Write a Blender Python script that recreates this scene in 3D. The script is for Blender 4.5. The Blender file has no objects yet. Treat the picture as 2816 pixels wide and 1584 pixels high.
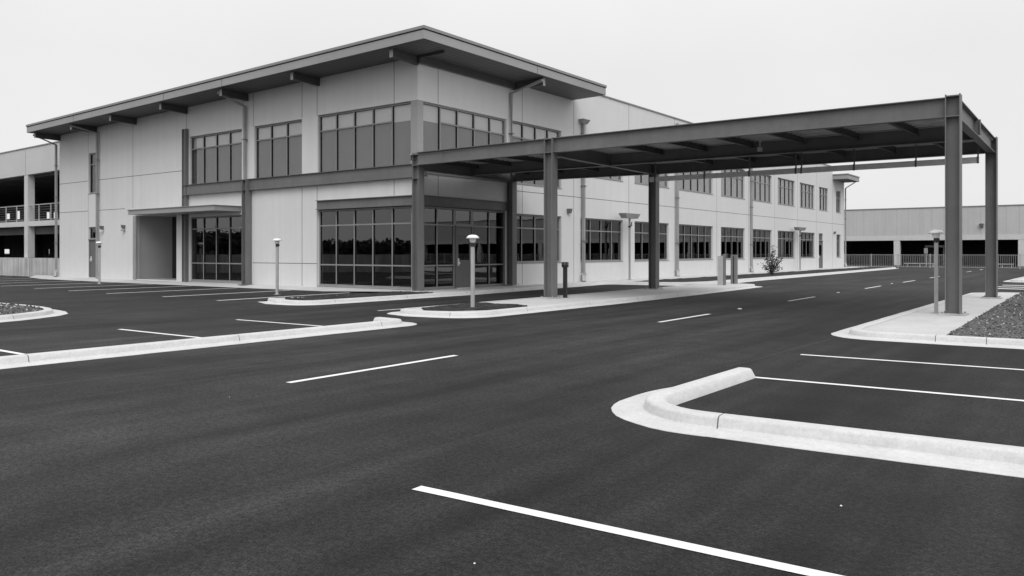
import bpy, bmesh, math, random
from mathutils import Vector, Matrix
from mathutils.geometry import tessellate_polygon
random.seed(7)
C = bpy.context.scene.collection
scene = bpy.context.scene

# ------------------------------------------------------------------ camera, sky, sun, exposure
cam = bpy.data.cameras.new('camera'); camo = bpy.data.objects.new('camera', cam); C.objects.link(camo)
camo.location = (0, 0, 1.5); camo.rotation_euler = (math.radians(90), 0, math.radians(36.743))
cam.sensor_width = 36; cam.lens = 28.135; cam.shift_y = -0.035; cam.clip_end = 3000; cam.clip_start = 0.05
scene.camera = camo

w = bpy.data.worlds.new('World'); scene.world = w; w.use_nodes = True
nt = w.node_tree; nt.nodes.clear()
SUN_EL, SUN_AZ = 52, 136                        # degrees; azimuth clockwise from +Y
sky = nt.nodes.new('ShaderNodeTexSky'); sky.sky_type = 'NISHITA'; sky.sun_disc = False
sky.sun_elevation = math.radians(SUN_EL); sky.sun_rotation = math.radians(SUN_AZ)
sky.air_density = 1.0; sky.dust_density = 3.0
bw = nt.nodes.new('ShaderNodeRGBToBW')
mix = nt.nodes.new('ShaderNodeMix'); mix.data_type = 'FLOAT'; mix.inputs[0].default_value = 0.88   # overcast veil over the sky
bg = nt.nodes.new('ShaderNodeBackground'); bg.inputs[1].default_value = 0.1
out = nt.nodes.new('ShaderNodeOutputWorld')
tcs = nt.nodes.new('ShaderNodeTexCoord')
cn = nt.nodes.new('ShaderNodeTexNoise'); cn.inputs['Scale'].default_value = 1.6; cn.inputs['Detail'].default_value = 4
cmr = nt.nodes.new('ShaderNodeMapRange'); cmr.inputs[1].default_value = .3; cmr.inputs[2].default_value = .7
cmr.inputs[3].default_value = 8.4; cmr.inputs[4].default_value = 9.5
nt.links.new(tcs.outputs['Generated'], cn.inputs['Vector']); nt.links.new(cn.outputs['Fac'], cmr.inputs[0])
nt.links.new(sky.outputs[0], bw.inputs[0]); nt.links.new(bw.outputs[0], mix.inputs[2]); nt.links.new(cmr.outputs[0], mix.inputs[3])
# overcast skies are brighter overhead than at the horizon
sx = nt.nodes.new('ShaderNodeSeparateXYZ'); nt.links.new(tcs.outputs['Generated'], sx.inputs[0])
zr = nt.nodes.new('ShaderNodeMapRange'); zr.inputs[1].default_value = .22; zr.inputs[2].default_value = .9; zr.inputs[3].default_value = 1.0; zr.inputs[4].default_value = 1.55
nt.links.new(sx.outputs['Z'], zr.inputs[0])
mz = nt.nodes.new('ShaderNodeMath'); mz.operation = 'MULTIPLY'; nt.links.new(mix.outputs[0], mz.inputs[0]); nt.links.new(zr.outputs[0], mz.inputs[1])
nt.links.new(mz.outputs[0], bg.inputs[0]); nt.links.new(bg.outputs[0], out.inputs[0])

sl = bpy.data.lights.new('sun', 'SUN'); sl.energy = 1.5; sl.angle = math.radians(40)
so = bpy.data.objects.new('sun', sl); C.objects.link(so)
az, el = math.radians(SUN_AZ), math.radians(SUN_EL)
sdir = Vector((math.sin(az)*math.cos(el), math.cos(az)*math.cos(el), math.sin(el)))
so.rotation_euler = sdir.to_track_quat('Z', 'Y').to_euler()

scene.view_settings.view_transform = 'Standard'; scene.view_settings.look = 'None'
scene.view_settings.exposure = 0; scene.view_settings.gamma = 1
scene.cycles.max_bounces = 6; scene.cycles.transparent_max_bounces = 12
scene.cycles.glossy_bounces = 3; scene.cycles.diffuse_bounces = 3

# ------------------------------------------------------------------ materials
def new_mat(name):
    m = bpy.data.materials.new(name); m.use_nodes = True
    t = m.node_tree; return m, t, t.nodes['Principled BSDF']
def N(t, kind, **kw):
    n = t.nodes.new(kind)
    for k, v in kw.items(): n.inputs[k].default_value = v
    return n
def noise(t, scale, detail=4, stretch=None, rough=.5):
    tc = t.nodes.new('ShaderNodeTexCoord'); src = tc.outputs['Object']
    if stretch:
        mp = t.nodes.new('ShaderNodeMapping'); mp.inputs['Scale'].default_value = stretch
        t.links.new(src, mp.inputs['Vector']); src = mp.outputs['Vector']
    n = t.nodes.new('ShaderNodeTexNoise'); n.inputs['Scale'].default_value = scale; n.inputs['Detail'].default_value = detail
    n.inputs['Roughness'].default_value = rough
    t.links.new(src, n.inputs['Vector']); return n.outputs['Fac']
def rng(t, src, lo, hi, a=.3, b=.7):
    m = t.nodes.new('ShaderNodeMapRange'); m.inputs[1].default_value = a; m.inputs[2].default_value = b
    m.inputs[3].default_value = lo; m.inputs[4].default_value = hi; t.links.new(src, m.inputs[0]); return m.outputs[0]
def mul(t, a, b):
    m = t.nodes.new('ShaderNodeMath'); m.operation = 'MULTIPLY'
    for i, s in enumerate((a, b)):
        if isinstance(s, (int, float)): m.inputs[i].default_value = s
        else: t.links.new(s, m.inputs[i])
    return m.outputs[0]
def mat(name, base, rough=.7, spec=.4, layers=(), bump=None, metallic=0):
    """grey procedural paint: base value times noise layers (scale, lo, hi, stretch)"""
    m, t, p = new_mat(name)
    v = base
    for L in layers:
        sc, lo, hi = L[:3]; st = L[3] if len(L) > 3 else None; q = L[4] if len(L) > 4 else .2   # q: half width of the noise range used
        v = mul(t, rng(t, noise(t, sc, 5, st), lo, hi, .5-q, .5+q), v)
    if isinstance(v, float): p.inputs['Base Color'].default_value = (v, v, v, 1)
    else: t.links.new(v, p.inputs['Base Color'])
    p.inputs['Roughness'].default_value = rough; p.inputs['Specular IOR Level'].default_value = spec
    p.inputs['Metallic'].default_value = metallic
    if bump:
        b = t.nodes.new('ShaderNodeBump'); b.inputs['Strength'].default_value = bump[1]; b.inputs['Distance'].default_value = bump[2]
        t.links.new(noise(t, bump[0], 4, bump[3] if len(bump) > 3 else None), b.inputs['Height']); t.links.new(b.outputs[0], p.inputs['Normal'])
    return m

asphalt = mat('asphalt', .0225, .8, .22,
    [(.22, .80, 1.2, None, .12), (2.0, .87, 1.13, None, .13), (.9, .70, 1.32, (1.3, .09, 1), .13), (3.5, .84, 1.16, (1.3, .1, 1), .13), (24, .72, 1.3, None, .12), (75, .5, 1.6, None, .13)], (70, .9, .008))
_t = asphalt.node_tree; _p = _t.nodes['Principled BSDF']; _src = _p.inputs['Base Color'].links[0].from_socket
_tc = _t.nodes.new('ShaderNodeTexCoord'); _sx = _t.nodes.new('ShaderNodeSeparateXYZ'); _t.links.new(_tc.outputs['Object'], _sx.inputs[0])
_t.links.new(mul(_t, rng(_t, _sx.outputs[0], 1.12, .68, -6.5, -2.0), _src), _p.inputs['Base Color'])   # newer, blacker paving on the stall side
ground_m = mat('ground_soil', .08, .95, .1, [(.5, .7, 1.3), (20, .7, 1.3)], (30, .6, .02))
concrete = mat('new_concrete', .52, .85, .2, [(1.2, .93, 1.05), (9, .96, 1.04), (60, .95, 1.05), (3, .96, 1.03, (1, .2, 1))], (70, .25, .003))
kerb_m = mat('kerb_concrete', .58, .85, .2, [(1.5, .95, 1.03), (7, .97, 1.02), (22, .96, 1.03, None, .1), (2.5, .93, 1.04, (1, 1, 9)), (70, .93, 1.06)], (60, .35, .004))
joint_m = mat('kerb_joint', .12, .9, .1)  # dark tone of the grooves across the kerbs
old_conc = mat('stained_concrete', .52, .9, .2, [(.8, .8, 1.15), (1.0, .62, 1.15, (2.2, 2.2, .18)), (14, .9, 1.08)], (25, .4, .01))
wall_m = mat('painted_wall_panel', .69, .8, .25, [(.22, .95, 1.04), (1.3, .97, 1.02, (3, 3, .1)), (2.2, .985, 1.015), (90, .96, 1.04)], (60, .35, .004))
wall_light = mat('painted_wall_light', .68, .8, .25, [(.22, .965, 1.03), (2.2, .985, 1.015), (1.0, .975, 1.01, (3, 3, .12)), (90, .96, 1.04)], (60, .35, .004))
recess_m = mat('recess_shade_tone', .40, .8, .2, [(2, .97, 1.03)], (60, .3, .004))  # wall colour darkened to hold the shade inside the recess
seal_light = mat('panel_seam', .33, .8, .2)
seal_m = mat('joint_sealant', .13, .8, .2)
steel = mat('painted_steel', .16, .5, .3, [(.7, .9, 1.1), (6, .95, 1.05), (1.2, .93, 1.06, (3, 3, .3))], (40, .12, .003))
fascia_m = mat('fascia_metal', .31, .42, .45, [(.5, .94, 1.06), (5, .97, 1.03)], (3, .05, .01))
cap_m = mat('fascia_cap_metal', .24, .42, .45, [(.5, .94, 1.06)])
frame_m = mat('window_frame_metal', .24, .45, .45, [(2, .93, 1.07)])
shade_m = mat('shade_dark', .03, .6, .2)  # near-black painted shade for mullion sides and the line below the roof edge
bracket_m = mat('steel_shade_tone', .075, .5, .3, [(3, .9, 1.1)])  # steel darkened in colour for shade under eaves and canopy
pipe_m = mat('downpipe_metal', .3, .45, .45, [(1.5, .88, 1.1), (5, .95, 1.05, (1, 1, .2))])
door_m = mat('door_paint', .135, .5, .4, [(2, .94, 1.06)])
paint_m = mat('road_paint', .8, .7, .3, [(3, .94, 1.03), (40, .9, 1.06), (140, .86, 1.08)], (120, .4, .003))
post_m = mat('galvanised_post', .42, .5, .45, [(3, .86, 1.1), (1.5, .9, 1.06, (4, 4, .5))])
white_m = mat('lamp_white_enamel', .82, .35, .5, [(8, .93, 1.03)])
dark_m = mat('dark_plastic', .03, .5, .4, [(6, .8, 1.2)])
gar_m = mat('garage_panel', .50, .85, .2, [(.3, .95, 1.05), (4, .97, 1.03), (.8, .95, 1.04, (3, 3, .2))], (20, .2, .004))
gar_col = mat('garage_column_concrete', .6, .85, .2, [(.6, .93, 1.05), (6, .96, 1.04)], (20, .2, .004))
gar_left_m = mat('left_garage_panel', .58, .85, .2, [(.4, .95, 1.05), (5, .97, 1.03)], (20, .2, .004))
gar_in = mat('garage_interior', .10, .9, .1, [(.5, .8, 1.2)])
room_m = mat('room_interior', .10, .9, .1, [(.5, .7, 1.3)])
blind_up = mat('roller_blind_pale', .92, .9, .1, [(1.5, .97, 1.03)])
blind_lo = mat('roller_blind_grey', .2, .9, .1, [(1.5, .94, 1.06), (1.1, .93, 1.07, (2.4, 2.4, .02))])
mulch_m = mat('bark_mulch', .05, .95, .1, [(2, .8, 1.2), (26, .45, 1.7), (90, .5, 1.6)], (40, 1, .05))
gravel_m = mat('gravel_stones', .105, .9, .2, [(2, .88, 1.1), (22, .4, 1.7, None, .12), (60, .4, 1.7, None, .12)], (30, 1, .05))
bark_m = mat('bark', .09, .9, .1, [(20, .7, 1.3)])
leaf_m = mat('leaf_dark', .045, .6, .3, [(9, .6, 1.5)])
leaf_l = mat('leaf_pale', .22, .55, .4, [(9, .7, 1.3)])
wood_m = mat('far_foliage', .035, .8, .2, [(.6, .5, 1.6)])
steel_light = mat('pylon_cladding', .50, .4, .5, [(4, .95, 1.04)])
steel_mid = mat('pylon_channel', .2, .4, .5, [(4, .9, 1.06)])
fence_m = mat('fence_metal', .42, .5, .4, [(3, .9, 1.08)])

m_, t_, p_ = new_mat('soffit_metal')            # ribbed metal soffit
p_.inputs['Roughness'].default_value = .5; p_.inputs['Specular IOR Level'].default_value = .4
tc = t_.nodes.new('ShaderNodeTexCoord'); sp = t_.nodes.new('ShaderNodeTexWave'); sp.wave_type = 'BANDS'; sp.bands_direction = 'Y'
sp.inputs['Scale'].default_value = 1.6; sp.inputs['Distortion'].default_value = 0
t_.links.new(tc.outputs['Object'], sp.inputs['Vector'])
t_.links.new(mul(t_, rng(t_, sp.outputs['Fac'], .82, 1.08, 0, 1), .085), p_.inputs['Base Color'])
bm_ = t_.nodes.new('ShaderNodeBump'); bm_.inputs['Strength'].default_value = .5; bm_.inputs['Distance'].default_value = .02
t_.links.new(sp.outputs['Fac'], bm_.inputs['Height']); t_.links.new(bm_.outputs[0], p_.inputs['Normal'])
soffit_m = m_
deck_m = mat('galvanised_deck', .5, .5, .4, [(2, .8, 1.15), (5, .9, 1.08, (.3, 3, 1))])

def glass(name, trans, ior, wob=.004):
    m = bpy.data.materials.new(name); m.use_nodes = True; t = m.node_tree; t.nodes.clear()
    o = t.nodes.new('ShaderNodeOutputMaterial'); mx = t.nodes.new('ShaderNodeMixShader')
    tr = t.nodes.new('ShaderNodeBsdfTransparent'); tr.inputs[0].default_value = (trans, trans, trans, 1)
    gl = t.nodes.new('ShaderNodeBsdfGlossy'); gl.inputs['Roughness'].default_value = 0.0
    gl.inputs[0].default_value = (.95, .95, .95, 1)
    fr = t.nodes.new('ShaderNodeFresnel'); geo = t.nodes.new('ShaderNodeNewGeometry'); mr = t.nodes.new('ShaderNodeMapRange')   # the inner face of the pane adds no second mirror
    mr.inputs[3].default_value = ior; mr.inputs[4].default_value = 1.0
    t.links.new(geo.outputs['Backfacing'], mr.inputs[0]); t.links.new(mr.outputs[0], fr.inputs[0])
    b = t.nodes.new('ShaderNodeBump'); b.inputs['Strength'].default_value = .25; b.inputs['Distance'].default_value = wob
    t.links.new(noise(t, 1.1, 2), b.inputs['Height']); t.links.new(b.outputs[0], gl.inputs['Normal'])
    t.links.new(fr.outputs[0], mx.inputs[0]); t.links.new(tr.outputs[0], mx.inputs[1]); t.links.new(gl.outputs[0], mx.inputs[2])
    t.links.new(mx.outputs[0], o.inputs[0]); return m
glass_up = glass('tinted_glass_upper', .82, 2.1)
glass_lo = glass('tinted_glass_lower', .40, 1.9)
glass_wing = glass('mirror_glass_wing', .6, 2.9)

# ------------------------------------------------------------------ mesh helpers
class MB:
    def __init__(s): s.v = []; s.f = []; s.mi = []
    def add(s, vs, fs, mi=0):
        b = len(s.v); s.v += [tuple(p) for p in vs]; s.f += [tuple(b+i for i in f) for f in fs]; s.mi += [mi]*len(fs); return s
    def box(s, x0, x1, y0, y1, z0, z1, mi=0):
        if x0 > x1: x0, x1 = x1, x0
        if y0 > y1: y0, y1 = y1, y0
        return s.add([(x0,y0,z0),(x1,y0,z0),(x1,y1,z0),(x0,y1,z0),(x0,y0,z1),(x1,y0,z1),(x1,y1,z1),(x0,y1,z1)],
            [(0,3,2,1),(4,5,6,7),(0,1,5,4),(1,2,6,5),(2,3,7,6),(3,0,4,7)], mi)
    def hexa(s, P, mi=0):                      # 8 points: bottom ring, top ring
        return s.add(P, [(0,3,2,1),(4,5,6,7),(0,1,5,4),(1,2,6,5),(2,3,7,6),(3,0,4,7)], mi)
    def prism(s, poly, z0, z1, mi=0):
        n = len(poly); vs = [(x,y,z0) for x,y in poly]+[(x,y,z1) for x,y in poly]
        tri = tessellate_polygon([[Vector((x,y,0)) for x,y in poly]])
        area = sum(poly[i][0]*poly[(i+1)%n][1]-poly[(i+1)%n][0]*poly[i][1] for i in range(n))
        fs = []
        for t in tri:
            a,b,c = t; cr = (poly[b][0]-poly[a][0])*(poly[c][1]-poly[a][1])-(poly[b][1]-poly[a][1])*(poly[c][0]-poly[a][0])
            if cr < 0: t = (a,c,b)
            fs.append(tuple(i+n for i in t)); fs.append(tuple(reversed(t)))
        for i in range(n):
            j = (i+1)%n; q = (i,j,j+n,i+n); fs.append(q if area > 0 else tuple(reversed(q)))
        return s.add(vs, fs, mi)
    def tube(s, pts, r, n=8, mi=0, square=False):
        pts = [Vector(p) for p in pts]; rings = []
        for i, p in enumerate(pts):
            d = (pts[min(i+1,len(pts)-1)]-pts[max(i-1,0)]).normalized()
            up = Vector((0,0,1)) if abs(d.z) < .95 else Vector((1,0,0))
            a = d.cross(up).normalized(); b = a.cross(d).normalized()
            ri = r[i] if isinstance(r, (list, tuple)) else r
            nn = 4 if square else n; off = math.pi/4 if square else 0
            rings.append([p+a*ri*math.cos(2*math.pi*k/nn+off)+b*ri*math.sin(2*math.pi*k/nn+off) for k in range(nn)])
        nn = len(rings[0]); vs = [v for R in rings for v in R]; fs = []
        for i in range(len(rings)-1):
            for k in range(nn):
                k2 = (k+1)%nn; fs.append((i*nn+k, i*nn+k2, (i+1)*nn+k2, (i+1)*nn+k))
        fs.append(tuple(range(nn))[::-1]); fs.append(tuple((len(rings)-1)*nn+k for k in range(nn)))
        return s.add(vs, fs, mi)
    def lathe(s, prof, c=(0,0), n=20, mi=0):     # prof: (r,z) list
        vs = []; fs = []
        for r, z in prof:
            for k in range(n): vs.append((c[0]+r*math.cos(2*math.pi*k/n), c[1]+r*math.sin(2*math.pi*k/n), z))
        for i in range(len(prof)-1):
            for k in range(n):
                k2 = (k+1)%n; fs.append((i*n+k, i*n+k2, (i+1)*n+k2, (i+1)*n+k))
        fs.append(tuple(range(n))[::-1]); fs.append(tuple((len(prof)-1)*n+k for k in range(n)))
        return s.add(vs, fs, mi)
    def build(s, name, mats, parent=None, bevel=0, smooth=False, loc=None, fix=True):
        me = bpy.data.meshes.new(name); me.from_pydata(s.v, [], s.f)
        if not isinstance(mats, (list, tuple)): mats = [mats]
        for m in mats: me.materials.append(m)
        for p, i in zip(me.polygons, s.mi): p.material_index = i; p.use_smooth = smooth
        if fix:
            b = bmesh.new(); b.from_mesh(me); bmesh.ops.recalc_face_normals(b, faces=b.faces); b.to_mesh(me); b.free()
        o = bpy.data.objects.new(name, me); C.objects.link(o)
        if parent: o.parent = parent
        if loc: o.location = loc
        if bevel:
            bv = o.modifiers.new('bevel', 'BEVEL'); bv.width = bevel; bv.segments = 2; bv.limit_method = 'ANGLE'; bv.angle_limit = math.radians(40)
        return o

def tag(o, label=None, cat=None, group=None, kind=None):
    if label: o['label'] = label
    if cat: o['category'] = cat
    if group: o['group'] = group
    if kind: o['kind'] = kind
    return o
def empty(name, loc=(0,0,0), rz=0):
    o = bpy.data.objects.new(name, None); C.objects.link(o); o.location = loc; o.rotation_euler = (0,0,rz); o.empty_display_size = .3; return o
def kids(o): return [c for c in C.objects if c.parent == o]
def copy_tree(o, parent=None):
    c = o.copy(); C.objects.link(c); c.parent = parent
    for ch in kids(o): copy_tree(ch, c)
    return c
def stuff_tag(o): o['kind'] = 'stuff'; return o
def struct(mb, name, m, **kw):
    o = mb.build(name, m, **kw); o['kind'] = 'structure'; return o

def round_path(P, closed=False):
    """P: (x,y[,r]) corners -> polyline with rounded corners"""
    out = []; n = len(P)
    for i, p in enumerate(P):
        r = p[2] if len(p) > 2 else 0
        if r == 0 or (not closed and i in (0, n-1)): out.append((p[0], p[1])); continue
        a = Vector(P[i-1][:2]); b = Vector(p[:2]); c = Vector(P[(i+1)%n][:2])
        u = (a-b); v = (c-b); la, lc = u.length, v.length; u.normalize(); v.normalize()
        ang = u.angle(v); t = min(r/math.tan(ang/2), la*.49, lc*.49); r = t*math.tan(ang/2)
        cc = b+(u+v).normalized()*(r/math.sin(ang/2)); s = b+u*t; e = b+v*t
        a0 = math.atan2(s.y-cc.y, s.x-cc.x); a1 = math.atan2(e.y-cc.y, e.x-cc.x); d = a1-a0
        while d > math.pi: d -= 2*math.pi
        while d < -math.pi: d += 2*math.pi
        k = max(3, int(abs(d)/.15))
        for j in range(k+1): out.append((cc.x+r*math.cos(a0+d*j/k), cc.y+r*math.sin(a0+d*j/k)))
    return out
def resample(pts, step, closed=False):
    out = []
    L = list(pts)+([pts[0]] if closed else [])
    for a, b in zip(L, L[1:]):
        d = math.dist(a, b); k = max(1, int(math.ceil(d/step)))
        for j in range(k): out.append((a[0]+(b[0]-a[0])*j/k, a[1]+(b[1]-a[1])*j/k))
    if not closed: out.append(L[-1])
    return out
def offset(pts, d, closed=False):               # to the LEFT of travel
    n = len(pts); out = []
    for i in range(n):
        a = pts[i-1] if (i > 0 or closed) else None; c = pts[(i+1)%n] if (i < n-1 or closed) else None; b = pts[i]
        ns = []
        if a: t = Vector((b[0]-a[0], b[1]-a[1])).normalized(); ns.append(Vector((-t.y, t.x)))
        if c: t = Vector((c[0]-b[0], c[1]-b[1])).normalized(); ns.append(Vector((-t.y, t.x)))
        m = sum(ns, Vector((0,0))).normalized(); k = 1/max(.5, m.dot(ns[0]))
        out.append((b[0]+m.x*d*k, b[1]+m.y*d*k))
    return out
PROF = [(-.02,-.05),(0,.004),(.285,.012),(.30,.022),(.318,.088),(.33,.102),(.35,.109),(.38,.111),(.51,.110)]
PROF_THIN = PROF[:-1]+[(.47,.110),(.495,.104),(.51,.09),(.56,0),(.565,-.05)]
def kerb(name, path, thin=False, closed=False, joint=3.0, first=1.0, caps=True, jit=.008, at=(), taper=0):
    prof = PROF_THIN if thin else PROF
    P = []; acc = 0; nxt = first; flags = []
    base = resample(path, .25, closed)
    for i, p in enumerate(base):
        P.append(p); flags.append(0)
        q = base[(i+1)%len(base)]
        if i == len(base)-1 and not closed: break
        d = math.dist(p, q)
        if joint and acc+d > nxt:
            t = (nxt-acc)/d; t = min(max(t, .15), .8); e = .012/d
            P.append((p[0]+(q[0]-p[0])*t, p[1]+(q[1]-p[1])*t)); flags.append(1)
            P.append((p[0]+(q[0]-p[0])*(t+e), p[1]+(q[1]-p[1])*(t+e))); flags.append(0)
            nxt += joint
        elif any(min(p[0],q[0])-1e-6 <= a[0] < max(p[0],q[0]) and abs(p[1]-a[1]) < .6 for a in at):
            P.append((p[0]+(q[0]-p[0])*.5, p[1]+(q[1]-p[1])*.5)); flags.append(1)
            e = .012/d; P.append((p[0]+(q[0]-p[0])*(.5+e), p[1]+(q[1]-p[1])*(.5+e))); flags.append(0)
        acc += d
    mb = MB(); n = len(P); k = len(prof)
    offs = [offset(P, d, closed) for d, z in prof]
    vs = []
    rj = [random.uniform(-jit, jit) for _ in range(n)]
    nb = offset(P, 1.0, closed); run = 0
    for i in range(n):
        for j, (d, z) in enumerate(prof):
            x, y = offs[j][i]
            if taper and d < .29 and run < taper:         # gutter narrows away towards the start
                k_ = (1-run/taper)*(.288-d); x += (nb[i][0]-P[i][0])*k_; y += (nb[i][1]-P[i][1])*k_
            if j < 2: x += (nb[i][0]-P[i][0])*rj[i]; y += (nb[i][1]-P[i][1])*rj[i]
            vs.append((x, y, z))
        if i < n-1: run += math.dist(P[i], P[i+1])
    fs0 = []; fs1 = []
    for i in range(n if closed else n-1):
        i2 = (i+1)%n
        for j in range(k-1):
            f = (i*k+j, i2*k+j, i2*k+j+1, i*k+j+1); (fs1 if flags[i] and prof[j][0] > .0 else fs0).append(f)
    if not closed and caps: fs0.append(tuple(range(k))); fs0.append(tuple((n-1)*k+j for j in range(k)))
    mb.add(vs, fs0, 0); b0 = len(fs0)
    mb.f += fs1; mb.mi += [1]*len(fs1)
    o = mb.build(name, [kerb_m, joint_m], smooth=True); o['kind'] = 'structure'
    o.data.set_sharp_from_angle(angle=math.radians(38))
    return o
def rough_sheet(name, poly, z, m, cell=.25, amp=.03, kind='stuff', slope=None):
    """bumpy ground bed clipped to a polygon"""
    b = bmesh.new(); vs = [b.verts.new((x,y,z)) for x,y in poly]
    b.faces.new(vs); bmesh.ops.triangulate(b, faces=b.faces[:])
    xs = [p[0] for p in poly]; ys = [p[1] for p in poly]
    x = min(xs)+cell
    while x < max(xs):
        bmesh.ops.bisect_plane(b, geom=b.verts[:]+b.edges[:]+b.faces[:], plane_co=(x,0,0), plane_no=(1,0,0)); x += cell
    y = min(ys)+cell
    while y < max(ys):
        bmesh.ops.bisect_plane(b, geom=b.verts[:]+b.edges[:]+b.faces[:], plane_co=(0,y,0), plane_no=(0,1,0)); y += cell
    bmesh.ops.remove_doubles(b, verts=b.verts, dist=.001)
    for v in b.verts:
        if not v.is_boundary: v.co.z += random.uniform(0, amp)
    bmesh.ops.recalc_face_normals(b, faces=b.faces)
    me = bpy.data.meshes.new(name); b.to_mesh(me); b.free(); me.materials.append(m)
    if me.polygons and me.polygons[0].normal.z < 0: me.flip_normals()
    o = bpy.data.objects.new(name, me); C.objects.link(o); o['kind'] = kind; return o
def stones(mb, poly, z, n, r0, r1, mi=1):
    xs = [p[0] for p in poly]; ys = [p[1] for p in poly]
    def inside(x, y):
        c = False; j = len(poly)-1
        for i in range(len(poly)):
            if (poly[i][1] > y) != (poly[j][1] > y) and x < (poly[j][0]-poly[i][0])*(y-poly[i][1])/(poly[j][1]-poly[i][1])+poly[i][0]: c = not c
            j = i
        return c
    k = 0
    while k < n:
        x, y = random.uniform(min(xs), max(xs)), random.uniform(min(ys), max(ys))
        if not inside(x, y): continue
        k += 1; r = random.uniform(r0, r1); a = random.random()*6.28
        pts = [(x+r*random.uniform(.6,1)*math.cos(a+i*1.57), y+r*random.uniform(.6,1)*math.sin(a+i*1.57), z) for i in range(4)]
        top = [(x+(p[0]-x)*.5, y+(p[1]-y)*.5, z+r*random.uniform(.5,.9)) for p in pts]
        mb.add(pts+top, [(4,5,6,7),(0,1,5,4),(1,2,6,5),(2,3,7,6),(3,0,4,7)], mi)

# ------------------------------------------------------------------ ground, lot, markings
struct(MB().add([(-1200,-1200,-.25),(1200,-1200,-.25),(1200,1200,-.25),(-1200,1200,-.25)], [(0,1,2,3)]), 'ground', ground_m)
struct(MB().add([(-95,-60,0),(90,-60,0),(90,101,0),(-95,101,0)], [(0,1,2,3)]), 'parking_lot', asphalt)

def stripe(mb, a, b, wd=.1, z=.004):
    a = Vector(a); b = Vector(b); d = (b-a).normalized(); nn = Vector((-d.y, d.x))*wd/2
    n = max(2, int((b-a).length/.25)); vs = []; fs = []
    for i in range(n+1):
        p = a+(b-a)*i/n
        for sgn in (1, -1):
            q = p+nn*sgn*(1+random.uniform(-.05,.05)); vs.append((q.x, q.y, z))
    for i in range(n): fs.append((2*i, 2*i+1, 2*i+3, 2*i+2))
    mb.add(vs, fs)
mb = MB()
def lane_x(y): return -7.55-.0175*(y-6)
for y0, y1 in [(5.82,8.82),(15.6,18.4),(24.7,27.6),(35.1,38.2),(43.4,46.8),(51.7,55.4),(60.4,63.6),(69.2,72.2),(78,80.6)]:
    stripe(mb, (lane_x(y0), y0), (lane_x(y1), y1), .1)
struct(mb, 'lane_marking', paint_m)
mb = MB()
for a, b in [((-3.53,3.715),(6,4.17)), ((-3.47,9.41),(9,10.04)), ((-3.62,11.91),(9,12.56)),
             
             ((-15.42,7.9),(-11.9,7.98)), ((-15.45,5.1),(-11.9,5.12)), ((-15.53,10.58),(-11.9,10.70)), ((-15.45,2.3),(-11.9,2.3)),
             ((-15.0,14.36),(-14.6,24.0)),
             ((-22.12,14.38),(-22.5,20.1)), ((-25.45,14.5),(-25.78,20.0)), ((-29.07,14.42),(-29.3,20.0)), ((-32.32,14.57),(-32.6,19.95)),
             ((-35.48,14.64),(-35.8,19.95)), ((-39.2,14.8),(-39.4,19.9)), ((-42.6,14.9),(-42.9,19.9)), ((-46.0,15.0),(-46.3,20.0)), ((-49.4,15.2),(-49.7,20.4)), ((-52.8,15.3),(-53,20.6))]:
    stripe(mb, a, b, .15 if a[0] < -20 else .092)
for y in (38.3, 40.3, 42.5): stripe(mb, (-3.9,y), (14,y+.6), .5)
struct(mb, 'stall_marking', paint_m)

# seams between paving passes
mb = MB()
for pts in ([(-11.2,12.2),(-9,12.05),(-7.3,12.03),(-5.1,12.1),(-3.95,12.05)], [(-4.02,10.1),(-3.95,11),(-3.9,13),(-3.86,14.4)], [(-9.6,2),(-9.65,9),(-9.75,20),(-9.9,40),(-10.1,70)]):
    P = resample(pts, .3); P = [(x+random.uniform(-.006,.006), y+random.uniform(-.006,.006)) for x, y in P]
    for a, b in zip(P, P[1:]): stripe(mb, a, b, .014, .002)
struct(mb, 'paving_seam', dark_m)
# front right corner kerb
p6 = round_path([(-3.94,9.4),(-3.98,6.07,1.12),(-.46,6.29),(8,6.8)])
kerb('kerb', p6, thin=True, first=4.1, joint=20, taper=1.6)
# front left kerb with a short return
p2 = round_path([(-11.39,-3),(-11.39,12.3,.9),(-12.5,12.42)])
kerb('kerb', p2, thin=True, first=7.75, joint=3.27)
# gravel island at left
p1 = [(-18.92,-3),(-18.94,7.0),(-19.13,7.61),(-19.41,8.13),(-19.85,8.75),(-20.36,9.17),(-21.1,9.45),(-21.9,9.58),(-23,9.62),(-34,9.3)]
kerb('kerb', p1, first=10.8, joint=3)
gp = offset(p1, .5); gp = [(x,y) for x,y in gp]+[(-34,-3)]
g1 = rough_sheet('gravel_bed', gp, .085, gravel_m, .3, .035)
# right island with canopy columns
p7 = round_path([(14,33.2),(-3.2,32.9,1.0),(-4.15,31.6,1.2),(-4.12,14.55,1.0),(-2.2,14.58),(3,14.83),(14,15.4)])
kerb('kerb', p7, joint=0, at=((-2.25,14.6),(-1.6,14.62),(1.4,14.8)))
f7 = offset(p7, .5)
struct(MB().prism(f7, -.02, .105), 'island_pavement', concrete)
g7p = [(-2.2,15.08),(3,15.33),(13.4,15.9),(13.4,32.6),(-2.4,32.3),(-2.46,31.0),(-2.36,25),(-2.27,19.3)]
g7 = rough_sheet('gravel_bed', g7p, .108, gravel_m, .3, .03)
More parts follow.
